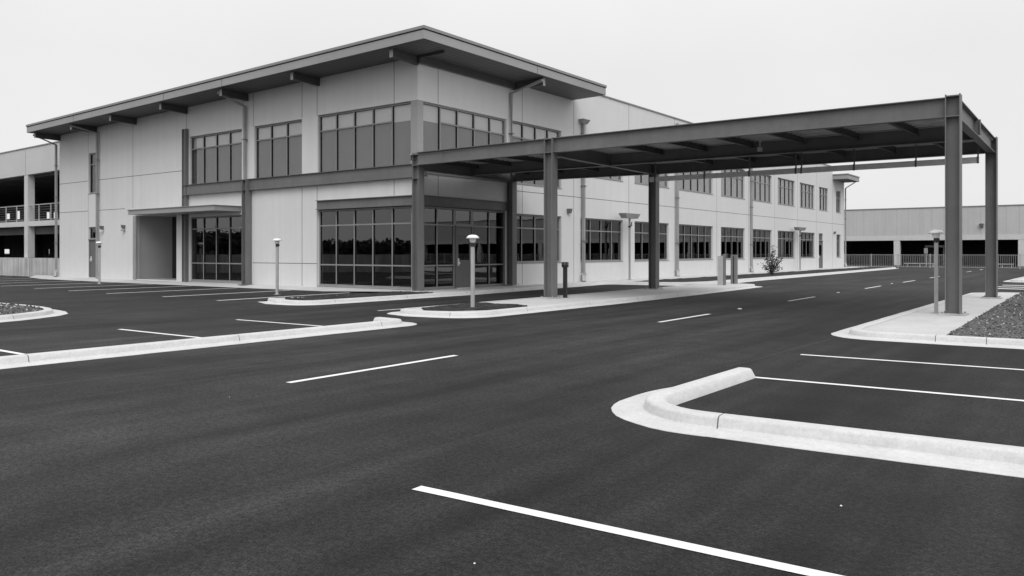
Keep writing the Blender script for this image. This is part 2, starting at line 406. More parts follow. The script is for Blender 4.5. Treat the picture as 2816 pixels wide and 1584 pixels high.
# long joined pavement: stall end island, drop-off kerb, centre island, far kerb
p3 = round_path([(-20.6,14.75),(-19.6,14.3,.5),(-17.95,14.35,1.4),(-17.9,22.0),(-18.35,28.0),(-18.75,32.6,.5),(-14.75,33.2,.4),(-14.35,14.2),
                 (-14.1,13.75,.5),(-13.2,13.5,.6),(-11.42,13.8,1.6),(-11.40,20),(-11.55,26),(-12.0,34.4,.8),(-14.4,36.0,.9),(-14.75,42.0),(-14.98,57),(-15.3,72),(-15.45,81.2,1.6),(-20.0,82.2)])
kerb('kerb', p3, joint=3.0, first=.8)
f3 = offset(p3, .5)
f3 = [p for p in f3]
fill = f3+[(-20.0,82.0),(-20.0,20.25),(-20.0,16.5)]
struct(MB().prism(fill, -.02, .105), 'pavement', concrete)
# pavement strip along the left facade, ramping up to the doors
mb = MB(); X = [-51.5,-48,-44,-40,-36,-32,-28,-24,-20.0]
out_y = [20.95,20.15,20.0,19.98,20.0,20.05,20.12,20.2,20.28]
vs = []; fs = []
for i, x in enumerate(X):
    zo = .006 if x < -21 else .109
    vs += [(x, out_y[i], zo), (x, (out_y[i]+21.4)/2, max(.07, zo)), (x, 21.4, .125 if x < -21 else .13)]
for i in range(len(X)-1):
    for j in range(2): a = i*3+j; fs.append((a, a+3, a+4, a+1))
struct(MB().add(vs, fs), 'pavement', concrete)
# recess and doorway apron
# beds
m3p = [(-19.75,15.1),(-19.3,14.85),(-18.7,14.84),(-18.45,15.2),(-18.4,20.25),(-19.95,20.2)]
stuff = rough_sheet('mulch_bed', m3p, .108, mulch_m, .25, .05)
m4p = [(-13.62,14.5),(-13.9,16.7),(-13.7,16.95),(-11.98,16.75),(-11.94,15.1),(-12.4,14.35),(-13.1,14.05)]
m4 = rough_sheet('mulch_bed', m4p, .108, mulch_m, .2, .05)
m5p = [(-18.2,34.0),(-16.9,34.0),(-15.9,34.6),(-15.45,36.2),(-15.5,42),(-15.6,57),(-15.95,79.5),(-18.0,79.5),(-18.3,62),(-18.2,48)]
m5 = rough_sheet('mulch_bed', m5p, .108, mulch_m, .45, .05)
for poly, src, n, r0, r1, mm in [(g7p, g7, 26000, .012, .036, gravel_m), (gp[:], g1, 9000, .015, .05, gravel_m), (m4p, m4, 3500, .012, .035, mulch_m), (m3p, stuff, 1500, .012, .04, mulch_m)]:
    mb = MB(); zz = .115 if poly is not gp else .095; g_ = mm is gravel_m
    stones(mb, poly, zz, int(n*.55), r0, r1, 0)
    stones(mb, poly, zz, int(n*(.1 if g_ else .05)), r0, r1, 1); stones(mb, poly, zz, int(n*.25), r0, r1, 2)
    o = mb.build('loose_'+('gravel' if g_ else 'bark'), [mm, post_m if g_ else gravel_m, dark_m if g_ else mulch_m], fix=False)
    o.parent = src
# far island beyond the right one
p8 = round_path([(16,56.8),(-4.2,56.8,1),(-4.4,46.8,1.2),(-2,47.0),(16,47.6)])
kerb('kerb', p8, joint=3, first=3)
struct(MB().prism(offset(p8, .5), -.02, .10), 'island_pavement', concrete)

# ------------------------------------------------------------------ the office building
B = empty('office_building', (-30, 30, 0))
tag(B, 'two-storey pale grey office building with a deep overhanging flat roof and dark glazed corner', 'building')
BL = Vector((-30, 30, 0))
def part(mb, name, m, parent=None, label=None, **kw):
    """mesh part of the building, kept in world coordinates"""
    par = parent or B
    o = mb.build(name, m, par, **kw)
    o.matrix_parent_inverse = Matrix.Identity(4)
    if par is B: o.location = -BL
    if label: o['label'] = label
    return o
def wall_grid(axis, at, th, a0, a1, z0, z1, holes, ztop=None):
    """wall in the plane x=at ('x') or y=at ('y'); outer face at `at`, thickness th inwards; holes (a0,a1,z0,z1)"""
    A = sorted(set([a0,a1]+[h[0] for h in holes]+[h[1] for h in holes])); Zs = sorted(set([z0,z1]+[h[2] for h in holes]+[h[3] for h in holes]))
    A = [a for a in A if a0 <= a <= a1]; Zs = [z for z in Zs if z0 <= z <= z1]
    def pt(a, z, d): return (at-d, a, z) if axis == 'x' else (a, at+d, z)
    def solid(i, j):
        if i < 0 or j < 0 or i >= len(A)-1 or j >= len(Zs)-1: return False
        ca, cz = (A[i]+A[i+1])/2, (Zs[j]+Zs[j+1])/2
        return not any(h[0] < ca < h[1] and h[2] < cz < h[3] for h in holes)
    m = MB()
    for i in range(len(A)-1):
        for j in range(len(Zs)-1):
            if not solid(i, j): continue
            a, b, c, d = A[i], A[i+1], Zs[j], Zs[j+1]
            for dd in (0, th): m.add([pt(a,c,dd),pt(b,c,dd),pt(b,d,dd),pt(a,d,dd)], [(0,1,2,3)])
            if not solid(i-1, j): m.add([pt(a,c,0),pt(a,c,th),pt(a,d,th),pt(a,d,0)], [(0,1,2,3)])
            if not solid(i+1, j): m.add([pt(b,c,0),pt(b,c,th),pt(b,d,th),pt(b,d,0)], [(0,1,2,3)])
            if not solid(i, j-1): m.add([pt(a,c,0),pt(a,c,th),pt(b,c,th),pt(b,c,0)], [(0,1,2,3)])
            if not solid(i, j+1): m.add([pt(a,d,0),pt(a,d,th),pt(b,d,th),pt(b,d,0)], [(0,1,2,3)])
    return m
def build_wall(m, mt):
    o = part(m, 'wall', mt, fix=False)
    b = bmesh.new(); b.from_mesh(o.data); bmesh.ops.remove_doubles(b, verts=b.verts, dist=.0005); bmesh.ops.recalc_face_normals(b, faces=b.faces)
    b.to_mesh(o.data); b.free(); return o
YL, XR = 21.1, -20.0
SILL, HEAD, USILL, UHEAD = 1.05, 3.13, 5.14, 7.13
# window table
left_up = [(-34.68,-30.58,4.5,6.93,4,6.33),(-29.68,-26.48,4.5,6.95,3,6.33)]
left_lo = [(-34.68,-30.58,.16,3.15,4,2.58,.99)]
right_lo = [(26.62,30.55,SILL,HEAD,4),(32.2,36.3,SILL,HEAD,4),(37.56,41.65,SILL,HEAD,4),(42.91,47.94,SILL,HEAD,5),(49.24,53.44,SILL,HEAD,4),(54.8,58.9,SILL,HEAD,4),(60.23,64.3,SILL,HEAD,4),(65.6,69.68,SILL,HEAD,4),(76.44,77.84,SILL,HEAD,2)]
right_up = [(26.75,30.55,4.4,7.02,4)]+[(a,b,USILL,UHEAD,n) for a,b,n in [(32.2,36.3,4),(37.56,41.65,4),(42.91,47.94,5),(49.24,53.44,4),(54.8,58.88,4),(60.23,64.28,4),(65.57,69.57,4),(70.91,73.65,3),(76.3,77.84,2)]]
holesL = [h[:4] for h in left_up+left_lo]+[(-25.5,-20.0,4.4,7.0),(-25.5,-20.0,.16,3.57),(-44.5,-43.42,4.68,6.86),(-44.5,-43.42,.13,2.86),(-39.77,-35.81,.13,3.34)]
holesR = [h[:4] for h in right_lo+right_up]+[(21.1,26.42,4.4,7.0),(21.1,26.42,.13,3.57),(70.84,72.08,.11,3.12)]
def soffit_z(x): return 8.60+.0150*(x+18.23)
wl = wall_grid('y', YL, .3, -47.9, -20.0, -.1, 8.62, holesL)
build_wall(wl, wall_m)
wr = wall_grid('x', XR, .3, 21.4, 31.55, -.1, 8.62, [(max(21.4,h[0]),min(31.55,h[1]),h[2],h[3]) for h in holesR if h[0] < 31.5])
build_wall(wr, wall_light)
wr2 = wall_grid('x', XR, .3, 31.55, 75.1, -.1, 9.17, [h for h in holesR if 31.6 < h[0] < 75])
build_wall(wr2, wall_light)
wr3 = wall_grid('x', XR, .3, 75.1, 79.0, -.1, 8.1, [h for h in holesR if h[0] > 75])
build_wall(wr3, wall_light)
# corner above and between the glazing: short return already covered by left wall end
part(MB().box(-47.9,-47.6,21.4,79,-.1,8.05), 'wall', wall_m)
part(MB().box(-47.6,-20.3,78.7,79,-.1,8.1), 'wall', wall_m)
part(MB().box(-40,-20.3,31.6,31.9,8.4,9.17), 'wall', wall_light)
part(MB().box(-40,-20.3,74.8,75.1,8,9.17), 'wall', wall_light)
part(MB().box(-47.3,-20.3,31.9,74.8,8.75,8.9), 'roof_deck', gar_in)
part(MB().box(-20.34,-19.955,31.58,75.14,9.175,9.24).box(-45,-20.345,31.55,31.95,9.175,9.24).box(-45,-20.345,74.75,75.14,9.175,9.24), 'parapet_cap', cap_m)
# inside: floors, partitions
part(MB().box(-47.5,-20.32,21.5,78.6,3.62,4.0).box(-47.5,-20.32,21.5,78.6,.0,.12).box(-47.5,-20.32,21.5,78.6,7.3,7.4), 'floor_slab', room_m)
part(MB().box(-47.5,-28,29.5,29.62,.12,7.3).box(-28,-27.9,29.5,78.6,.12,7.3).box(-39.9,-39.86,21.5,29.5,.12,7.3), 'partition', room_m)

def window(axis, at, a0, a1, z0, z1, n, trans=None, low=None, up=False, rec=.13, last_plain=False, blinds=None, fw=.07, gm=None):
    """frame in the wall opening > pane, blind; glass recessed by rec"""
    def bx(m, u0, u1, d0, d1, zz0, zz1, mi=0):
        if axis == 'x': m.box(at-d1, at-d0, u0, u1, zz0, zz1, mi)
        else: m.box(u0, u1, at+d0, at+d1, zz0, zz1, mi)
    m = MB(); e = .003; d0, d1 = rec-.05, rec+.03
    bx(m, a0+e, a0+fw, d0, d1, z0+e, z1-e); bx(m, a1-fw, a1-e, d0, d1, z0+e, z1-e)
    bx(m, a0+fw, a1-fw, d0, d1, z1-fw, z1-e); bx(m, a0+fw, a1-fw, d0, d1, z0+e, z0+fw)
    st = (a1-a0)/n
    for i in range(1, n):
        bx(m, a0+i*st-.025, a0+i*st+.025, d0-.012, d0+.004, z0+fw, z1-fw); bx(m, a0+i*st-.022, a0+i*st+.022, d0+.0045, d1-.004, z0+fw, z1-fw, 1)  # thin face plate, then a body with recess shade painted in
    bx(m, a0+fw, a0+fw+.012, d0+.01, d1-.01, z0+fw, z1-fw, 1); bx(m, a0+fw, a1-fw, d0+.01, d1-.012, z1-fw-.012, z1-fw, 1)
    for k, zz in enumerate([trans, low]):
        if zz is None: continue
        for i in range(n):
            if k == 0 and ((last_plain == 'hi' and i == n-1) or (last_plain == 'lo' and i == 0)): continue
            u0 = a0+fw if i == 0 else a0+i*st+.025; u1 = a1-fw if i == n-1 else a0+(i+1)*st-.025
            bx(m, u0, u1, d0-.009, d0+.006, zz-.027, zz+.027); bx(m, u0+.003, u1-.003, d0+.0065, d1-.008, zz-.024, zz+.024, 1)
    # outer trim, sill
    fr = part(m, 'window', [frame_m, shade_m])
    g = MB(); bx(g, a0+fw*.5, a1-fw*.5, rec-.012, rec-.004, z0+fw*.5, z1-fw*.5)
    g.build('pane', gm or (glass_up if up else glass_lo), fr)
    s = MB(); bx(s, a0-.01, a1+.01, -.02, .02, z0-.035, z0+.0); s.build('sill', frame_m, fr)
    if blinds:
        b = MB(); bx(b, a0+.03, a1-.03, rec+.045, rec+.05, blinds[0], z1-.03)
        b.build('blind', blind_up, fr)
        if blinds[1]:
            b = MB(); bx(b, a0+.03, a1-.03, rec+.055, rec+.06, z0+.03, blinds[0]+.02); b.build('blind', blind_lo, fr)
    return fr
for a0,a1,z0,z1,n,tr in left_up: window('y', YL, a0, a1, z0, z1, n, tr, None, True, blinds=(6.33, True))
for a0,a1,z0,z1,n,tr,lo in left_lo: window('y', YL, a0, a1, z0, z1, n, tr, lo)
window('y', YL, -44.5, -43.42, 4.68, 6.86, 1, 6.25, None)
# glazed corner
window('y', YL, -25.5, -20.33, 4.4, 7.0, 5, 6.35, None, True, last_plain='hi', blinds=(6.33, True))
window('y', YL, -25.5, -20.33, .16, 3.19, 5, 2.56, 1.0)
window('x', XR, 21.38, 26.42, 4.4, 7.0, 5, 6.35, None, True, last_plain='lo', blinds=(6.33, True))
window('x', XR, 21.2, 23.24, .14, 3.19, 2, 2.52, 1.0)
window('x', XR, 24.27, 26.42, .14, 3.19, 2, 2.52, 1.0)
window('x', XR, 23.245, 24.265, 2.52, 3.19, 1)
part(MB().box(-20.33,-19.985,21.085,21.38,4.4,7.0).box(-20.25,-20.0,21.1,21.2,.13,3.19), 'corner_cover', fascia_m)
part(MB().box(-20.3,-20.003,21.103,21.4,3.57,4.4), 'wall', wall_light)
part(MB().box(-20.3,-20.003,21.103,21.4,7.0,8.6), 'wall', wall_light)
for a0,a1,z0,z1,n in right_lo: window('x', XR, a0, a1, z0, z1, n, 2.53, None, rec=.15)
for i,(a0,a1,z0,z1,n) in enumerate(right_up): window('x', XR, a0, a1, z0, z1, n, 6.36 if i == 0 else 6.48, None, True, rec=.15, blinds=(6.33, True) if i == 0 else (USILL+.02, False), gm=None if i == 0 else glass_wing)
# doors
def door(axis, at, a0, a1, z0, z1, glazed, handle_at):
    def bx(m, u0, u1, d0, d1, zz0, zz1):
        if axis == 'x': m.box(at-d1, at-d0, u0, u1, zz0, zz1)
        else: m.box(u0, u1, at+d0, at+d1, zz0, zz1)
    m = MB(); bx(m, a0+.003, a0+.05, .03, .16, z0, z1); bx(m, a1-.05, a1-.003, .03, .16, z0, z1); bx(m, a0+.05, a1-.05, .03, .16, z1-.05, z1-.002)
    if glazed:
        g0, g1 = z0+(z1-z0)*.45, z0+(z1-z0)*.84; s = (a1-a0)*.17
        bx(m, a0+.052, a0+s, .06, .11, z0+.01, z1-.052); bx(m, a1-s, a1-.052, .06, .11, z0+.01, z1-.052)
        bx(m, a0+s, a1-s, .06, .11, z0+.01, g0); bx(m, a0+s, a1-s, .06, .11, g1, z1-.052)
    else: bx(m, a0+.052, a1-.052, .06, .11, z0+.01, z1-.052)
    d = part(m, 'door', door_m)
    if glazed: g = MB(); bx(g, a0+s, a1-s, .08, .09, g0, g1); g.build('pane', glass_lo, d)
    h = MB(); bx(h, handle_at-.06, handle_at+.06, -.01, .055, z0+.93, z0+.99); bx(h, handle_at-.03, handle_at+.03, .02, .058, z0+.86, z0+1.14)
    h.build('handle', white_m, d); return d
door('x', XR, 23.245, 24.265, .12, 2.515, True, 23.4)
door('y', YL, -44.5, -43.42, .13, 2.2, False, -44.28)
window('y', YL, -44.5, -43.42, 2.205, 2.86, 1)
door('x', XR, 70.84, 72.08, .11, 2.5, True, 71.0)
window('x', XR, 70.84, 72.08, 2.505, 3.12, 1)
# recessed entrance
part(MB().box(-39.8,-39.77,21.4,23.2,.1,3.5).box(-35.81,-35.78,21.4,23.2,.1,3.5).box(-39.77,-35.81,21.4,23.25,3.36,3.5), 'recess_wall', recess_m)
part(MB().box(-39.77,-35.81,21.35,23.3,.06,.125), 'recess_floor', concrete)
part(MB().box(-39.77,-35.81,23.2,23.25,.125,3.36), 'door', dark_m, label='dark double door deep in the recessed side entrance')
part(MB().box(-39.79,-39.5,21.07,21.12,.12,3.34), 'recess_jamb', pipe_m)
# sealed panel joints
j = MB(); w2 = .013; pr = .0025
def jv(x, z0, z1): j.box(x-w2, x+w2, YL-pr, YL+.01, z0, z1)
def jh(x0, x1, z): j.box(x0, x1, YL-pr, YL+.01, z-w2, z+w2)
def kv(y, z0, z1): j.box(XR-.01, XR+pr, y-w2, y+w2, z0, z1)
def kh(y0, y1, z): j.box(XR-.01, XR+pr, y0, y1, z-w2, z+w2)
jv(-44.53, 2.9, 4.65); jv(-44.53, 6.88, 8.2); jh(-47.88,-44.55,5.37); jh(-43.4,-35.15,5.37); jh(-47.88,-44.55,3.74); jh(-43.4,-40.6,3.74)
jv(-39.83, 3.75, 8.3); jv(-34.95, 7.2, 8.35); jv(-30.5, 6.95, 8.4); jv(-29.75, 6.95, 8.4)
for x in (-26.47,-25.53): jv(x, 6.99, 8.48); jv(x, .12, 4.15)
jv(-21.19, 7.02, 8.55); jv(-21.19, 3.6, 4.15); jh(-29.8,-26.49,1.04); jh(-26.45,-25.55,1.04)
kv(22.2, 3.6, 4.35); kv(22.2, 7.02, 8.5); kv(27.52, .12, 1.03); kv(27.52, 3.15, 4.35); kv(27.52, 7.04, 8.55)
kh(26.5, 78.95, 4.08)
for y in (31.6, 36.93, 42.4, 48.55, 54.1, 59.55, 65.0, 70.25, 75.1): kv(y, .11, 4.06); kv(y, 4.1, 9.15 if 31.5 < y < 75 else 8.05)
part(j, 'panel_joint', seal_m)
# steel spandrels above the ground-floor glazing
part(MB().box(-25.5,-20.0,21.06,21.12,3.2,3.57).box(-25.5,-20.0,20.98,21.058,3.2,3.225).box(-25.5,-20.0,20.98,21.058,3.545,3.57), 'spandrel_beam', steel)
part(MB().box(-20.03,-19.96,21.1,26.4,3.2,3.57).box(-19.958,-19.88,21.1,26.4,3.2,3.225).box(-19.958,-19.88,21.1,26.4,3.545,3.57), 'spandrel_beam', steel)

# high roof with wedge fall to the left
def roof_slab(x0, x1, y0, y1, zf, h, name='roof'):
    r = MB(); t = .12
    def q(xa, xb, ya, yb, da, db): # da, db offsets above soffit level
        r.hexa([(xa,ya,zf(xa)+da),(xb,ya,zf(xb)+da),(xb,yb,zf(xb)+da),(xa,yb,zf(xa)+da),(xa,ya,zf(xa)+db),(xb,ya,zf(xb)+db),(xb,yb,zf(xb)+db),(xa,yb,zf(xa)+db)])
    q(x0, x1, y0, y1, 0, h-.10)
    roof = part(r, name, fascia_m)
    c = MB()
    def qc(xa, xb, ya, yb, da, db):
        c.hexa([(xa,ya,zf(xa)+da),(xb,ya,zf(xb)+da),(xb,yb,zf(xb)+da),(xa,yb,zf(xa)+da),(xa,ya,zf(xa)+db),(xb,ya,zf(xb)+db),(xb,yb,zf(xb)+db),(xa,yb,zf(xa)+db)])
    qc(x0-.035, x1+.035, y0-.035, y1+.035, h-.098, h)
    c.build('roof_edge', cap_m, roof)
    c = MB(); qc(x0-.006, x1+.006, y0-.006, y1+.006, h-.135, h-.101); c.build('cap_shadow', shade_m, roof)  # dark strip painted as the shadow line below the roof edge
    s = MB(); e = .35 if name == 'roof' else .1
    s.hexa([(x0+.02,y0+.02,zf(x0)-.012),(x1-.02,y0+.02,zf(x1)-.012),(x1-.02,y1-.02,zf(x1)-.012),(x0+.02,y1-.02,zf(x0)-.012),
            (x0+.02,y0+.02,zf(x0)-.002),(x1-.02,y0+.02,zf(x1)-.002),(x1-.02,y1-.02,zf(x1)-.002),(x0+.02,y1-.02,zf(x0)-.002)])
    s.build('soffit', soffit_m, roof)
    return roof
rf = roof_slab(-48.28, -18.23, 19.53, 31.5, soffit_z, .43)
sm = MB()
for x in (-42.8,-34.2,-29.7): sm.box(x-.012, x+.012, 19.524, 19.53, soffit_z(x)+.005, soffit_z(x)+.33)
sm.box(-18.23,-18.224,26.1,26.124,soffit_z(-18.23)+.005,soffit_z(-18.23)+.33)
sm.build('fascia_seam', seal_m, rf)
for x in (-47.85,-43.6,-39.5,-34.9,-30.15,-25.42,-20.0):
    z = soffit_z(x)-.014; m = MB()
    m.hexa([(x-.07,19.78,z-.27),(x+.07,19.78,z-.27),(x+.07,21.09,z-.31),(x-.07,21.09,z-.31),(x-.07,19.78,z),(x+.07,19.78,z),(x+.07,21.09,z),(x-.07,21.09,z)])
    bk = part(m, 'roof_bracket', bracket_m)
    MB().box(x-.08,x+.08,19.765,19.779,z-.285,z-.0).build('end_plate', fascia_m, bk)
z = soffit_z(-19)-.014
part(MB().box(-19.93,-19.8,21.0,26.75,z-.28,z), 'roof_bracket', bracket_m)
part(MB().box(-19.78,-18.7,21.03,21.12,z-.1,z+.008), 'roof_bracket', bracket_m)
bk = part(MB().box(-19.98,-18.42,26.77,26.9,z-.3,z), 'roof_bracket', bracket_m)
MB().box(-18.418,-18.40,26.76,26.91,z-.31,z).build('end_plate', fascia_m, bk)
roof_slab(-24, -18.7, 75.12, 79.2, lambda x: 8.06, .47, 'end_roof')
# canopy above the side entrance
cp = part(MB().box(-37.75,-30.62,19.76,21.095,3.29,3.5), 'entrance_canopy', fascia_m)
MB().box(-37.79,-30.58,19.72,21.094,3.502,3.53).build('canopy_edge', cap_m, cp)
part(MB().box(-39.5,-37.9,20.97,21.095,3.46,3.62), 'wall_flashing', pipe_m)

def hcol(mb, x, y, z0, z1, s=.3, d=.3, t=.022, w=.014):
    """wide-flange column, flanges facing +-X, web along X"""
    mb.box(x-s/2, x-s/2+t, y-d/2, y+d/2, z0, z1); mb.box(x+s/2-t, x+s/2, y-d/2, y+d/2, z0, z1)
    mb.box(x-s/2+t, x+s/2-t, y-w/2, y+w/2, z0, z1)
def plate(mb, x, y, z, s=.27): mb.box(x-s, x+s, y-s, y+s, z, z+.03)
def ibeam(mb, a, b, z0a, z0b, h, fw=.2, t=.02, w=.014):
    """I beam from a to b (x,y), bottom heights z0a, z0b"""
    A = Vector(a); D = (Vector(b)-A); u = D.normalized(); n = Vector((-u.y, u.x)); Bv = Vector(b)
    def slab(half, da, db):
        P = []
        for dz in (da, db):
            P += [(*(A-n*half), z0a+dz), (*(Bv-n*half), z0b+dz), (*(Bv+n*half), z0b+dz), (*(A+n*half), z0a+dz)]
        mb.hexa(P)
    slab(fw/2, 0, t); slab(w/2, t, h-t); slab(fw/2, h-t, h)
# steel frame attached to the left facade
m = MB(); ibeam(m, (-35.0,20.99), (-19.45,20.99), 4.17, 4.20, .49, .16); part(m, 'facade_beam', steel)
m = MB(); hcol(m, -29.99, 20.93, .1, 4.66, .3, .3); plate(m, -29.99, 20.86, .09, .23)
for zz in (4.18, 4.62): m.box(-30.12,-29.86,20.79,20.92,zz,zz+.02)
part(m, 'facade_column', steel)
m = MB(); hcol(m, -34.9, 21.0, .1, 7.3, .3, .16); part(m, 'facade_column', steel)

# rainwater pipes
def rpipe(pts, shoe=True, head=None, r=.075):
    m = MB(); m.tube(pts, r, square=True); o = part(m, 'downpipe', pipe_m)
    x, y, z = pts[-1]
    if shoe:
        s = MB()
        s.tube([(x, y, z+.42), (x, y, z+.3)], r*1.5, square=True); s.tube([(x+.02,y-.02,z+.3),(x+.09,y-.09,z+.02)], r*1.3, square=True)
        s.build('pipe_shoe', old_conc, o)
    for zz in (2.0, 4.6, 6.4):
        if zz < pts[1][2]-.2 and zz > z+.6:
            MB().box(x-r*1.35, x+r*1.35, y-r*1.0, y+r*1.0, zz, zz+.035).build('pipe_strap', steel, o)
    return o
rpipe([(-47.97,19.75,8.02),(-48.05,20.98,7.6),(-48.05,20.98,.1)])
rpipe([(-43.6,19.75,8.12),(-43.3,20.98,7.86),(-43.3,20.98,.1)], False)
rpipe([(-30.3,19.75,8.28),(-30.2,20.98,7.85),(-30.2,20.98,4.7)], False)
rpipe([(-18.35,26.65,8.45),(-19.9,26.62,8.1),(-19.9,26.62,4.5)], False)
rpipe([(-18.8,79.15,8.2),(-19.9,79.1,7.5),(-19.9,79.1,.1)])
for y, z1 in ((32.3,7.55),(42.55,8.9),(54.45,8.9)):
    o = rpipe([(-19.9,y,z1),(-19.9,y,z1-1),(-19.9,y,.1)], r=.095)
    if z1 < 8:
        h = MB(); h.hexa([(-19.98,y-.2,z1),(-19.8,y-.2,z1),(-19.8,y+.2,z1),(-19.98,y+.2,z1),(-19.99,y-.32,z1+.2),(-19.7,y-.32,z1+.2),(-19.7,y+.32,z1+.2),(-19.99,y+.32,z1+.2)])
        h.build('rain_hopper', pipe_m, o)
# wall lights
def wlight(p, axis, s=.13):
    x, y, z = p; m = MB()
    if axis == 'x': m.hexa([(x,y-s*.8,z-s),(x+s*1.2,y-s*.8,z-s*.9),(x+s*1.2,y+s*.8,z-s*.9),(x,y+s*.8,z-s),(x,y-s,z+s),(x+s*1.7,y-s,z+s),(x+s*1.7,y+s,z+s),(x,y+s,z+s)])
    else: m.hexa([(x-s*.8,y-s*1.2,z-s*.9),(x+s*.8,y-s*1.2,z-s*.9),(x+s*.8,y,z-s),(x-s*.8,y,z-s),(x-s,y-s*1.7,z+s),(x+s,y-s*1.7,z+s),(x+s,y,z+s),(x-s,y,z+s)])
    return m
for p in ((-42.9,YL-.002,2.8),(-40.66,YL-.002,2.8)):
    o = part(wlight(p, 'y', .095), 'wall_lamp', steel)
    MB().box(p[0]-.09,p[0]+.09,p[1]-.16,p[1]-.03,p[2]-.2,p[2]-.14).build('lamp_lens', white_m if p[0] < -42 else pipe_m, o)
for p in ((XR+.002,31.1,3.39),(XR+.002,75.5,3.25)): part(wlight(p, 'x', .11), 'wall_lamp', steel)

# ------------------------------------------------------------------ drive-through canopy
K = empty('steel_canopy', (-11, 24, 0)); KL = Vector((-11, 24, 0))
tag(K, 'flat dark steel drive-through canopy on H-shaped columns reaching from the glazed corner across the lane', 'canopy')
def kpart(mb, name, m, **kw): o = mb.build(name, m, K, **kw); o.location = -KL; return o
FY = 20.15
cols = [(-19.27,20.35,.12,4.95),(-13.58,FY,.105,4.96),(-2.78,FY+.0,.105,5.0),(-2.86,28.1,.105,4.97),(-13.8,27.45,.105,4.9),(-19.84,26.56,.12,4.85)]
for x, y, z0, z1 in cols:
    m = MB(); hcol(m, x, y, z0+.03, z1)
    for zz in (4.50, z1-.05):
        m.box(x-.128, x+.128, y-.148, y-.008, zz, zz+.02); m.box(x-.128, x+.128, y+.008, y+.148, zz, zz+.02)
    if x < -19 and y < 21: m.box(x-.128, x+.128, y-.148, y-.008, 4.05, 4.07)
    c = kpart(m, 'column', steel)
    b = MB(); plate(b, x, y, z0, .27 if x > -19.5 else .14); b.build('base_plate', old_conc, c, bevel=.004)
    b = MB()
    for dx in (-.2,.2):
        for dy in (-.2,.2): b.lathe([(.02,z0+.03),(.02,z0+.07)], (x+dx,y+dy), 6)
    b.build('anchor_bolt', pipe_m, c)
def zb(x): return 4.42+.09*(x+19.84)/16.98
BH = .44
def beam(a, b, za=None, zb_=None, h=BH, fw=.2):
    m = MB(); ibeam(m, a, b, za if za else zb(a[0]), zb_ if zb_ else zb(b[0]), h, fw); return kpart(m, 'beam', steel)
beam((-19.12,FY+.05),(-13.74,FY),4.50,4.51); beam((-13.43,FY),(-2.93,FY),4.51,4.51)
beam((-19.69,26.6),(-13.95,27.42),4.42,4.44); beam((-13.65,27.48),(-3.01,28.08),4.44,4.50)
beam((-19.55,23.6),(-13.78,23.86),4.42,4.44); beam((-13.62,23.87),(-2.88,24.2),4.44,4.46)
beam((-2.78,FY+.16),(-2.86,27.94),4.50,4.50,.45); beam((-19.29,20.51),(-19.8,26.4),4.36,4.40,.55); beam((-13.58,FY+.16),(-13.8,27.3),4.43,4.43,.52)
m = MB(); m.box(-2.9,-2.66,23.75,23.77,4.53,4.92); m.box(-2.68,-2.66,23.7,23.82,4.53,4.92); kpart(m, 'stiffener', steel)
def yb(x): return 26.6+(x+19.69)*.1418 if x < -13.8 else 27.46+(x+13.8)*.0575
def ym(x): return 23.6+(x+19.6)*.036
for k in range(11):
    x = -4.2-1.5*k
    if abs(x+13.6) < .5: continue
    m = MB(); ibeam(m, (x-.25, FY+.03), (x, ym(x)-.02), 4.69, 4.68, .2, .1, .012, .01); kpart(m, 'joist', bracket_m)  # joists share the darkened tone, underside shade put into colour
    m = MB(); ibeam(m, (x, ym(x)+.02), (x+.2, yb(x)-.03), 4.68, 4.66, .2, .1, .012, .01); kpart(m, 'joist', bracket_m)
# corrugated deck, ribs along the canopy
m = MB(); nrib = 24; xs = [-19.6,-13.8,-2.81]
prof = []
for i in range(nrib):
    for (t, dz) in ((0,0),(.38,0),(.5,.045),(.88,.045)): prof.append(((i+t)/nrib, dz))
prof.append((1,0)); vs = []; fs = []
for x in xs:
    y0, y1 = FY+.012, yb(x)-.012
    for t, dz in prof: vs.append((x, y0+(y1-y0)*t, 4.87+(zb(x)+.36-4.87)*t+dz))
L = len(prof)
for i in range(len(xs)-1):
    for jx in range(L-1): fs.append((i*L+jx, (i+1)*L+jx, (i+1)*L+jx+1, i*L+jx+1))
m.add(vs, fs); dk = kpart(m, 'roof_deck', deck_m, fix=False)
sol = dk.modifiers.new('thick', 'SOLIDIFY'); sol.thickness = .006; sol.offset = 1
# suspended clearance rail
m = MB(); m.box(-13.45,-3.0,26.44,26.46,4.07,4.24); m.box(-13.45,-3.0,26.46,26.55,4.07,4.085); m.box(-13.45,-3.0,26.46,26.55,4.225,4.24); m.box(-13.47,-13.45,26.43,26.56,4.065,4.245)
rail = kpart(m, 'hanging_rail', white_m)
for x in (-13.25,-11.35,-9.75,-8.2,-8.02,-6.4,-4.65,-3.03):
    MB().box(x-.025,x+.025,26.425,26.438,4.05,4.26).box(x-.02,x+.02,26.47,26.5,4.24,4.88).build('hanger', steel, rail)
o = MB().box(-7.86,-7.75,21.95,22.05,4.31,4.42).box(-7.82,-7.79,21.985,22.015,4.42,4.7).build('camera_box', post_m); tag(o, 'small white boxy camera hanging under the dark canopy deck', 'camera')

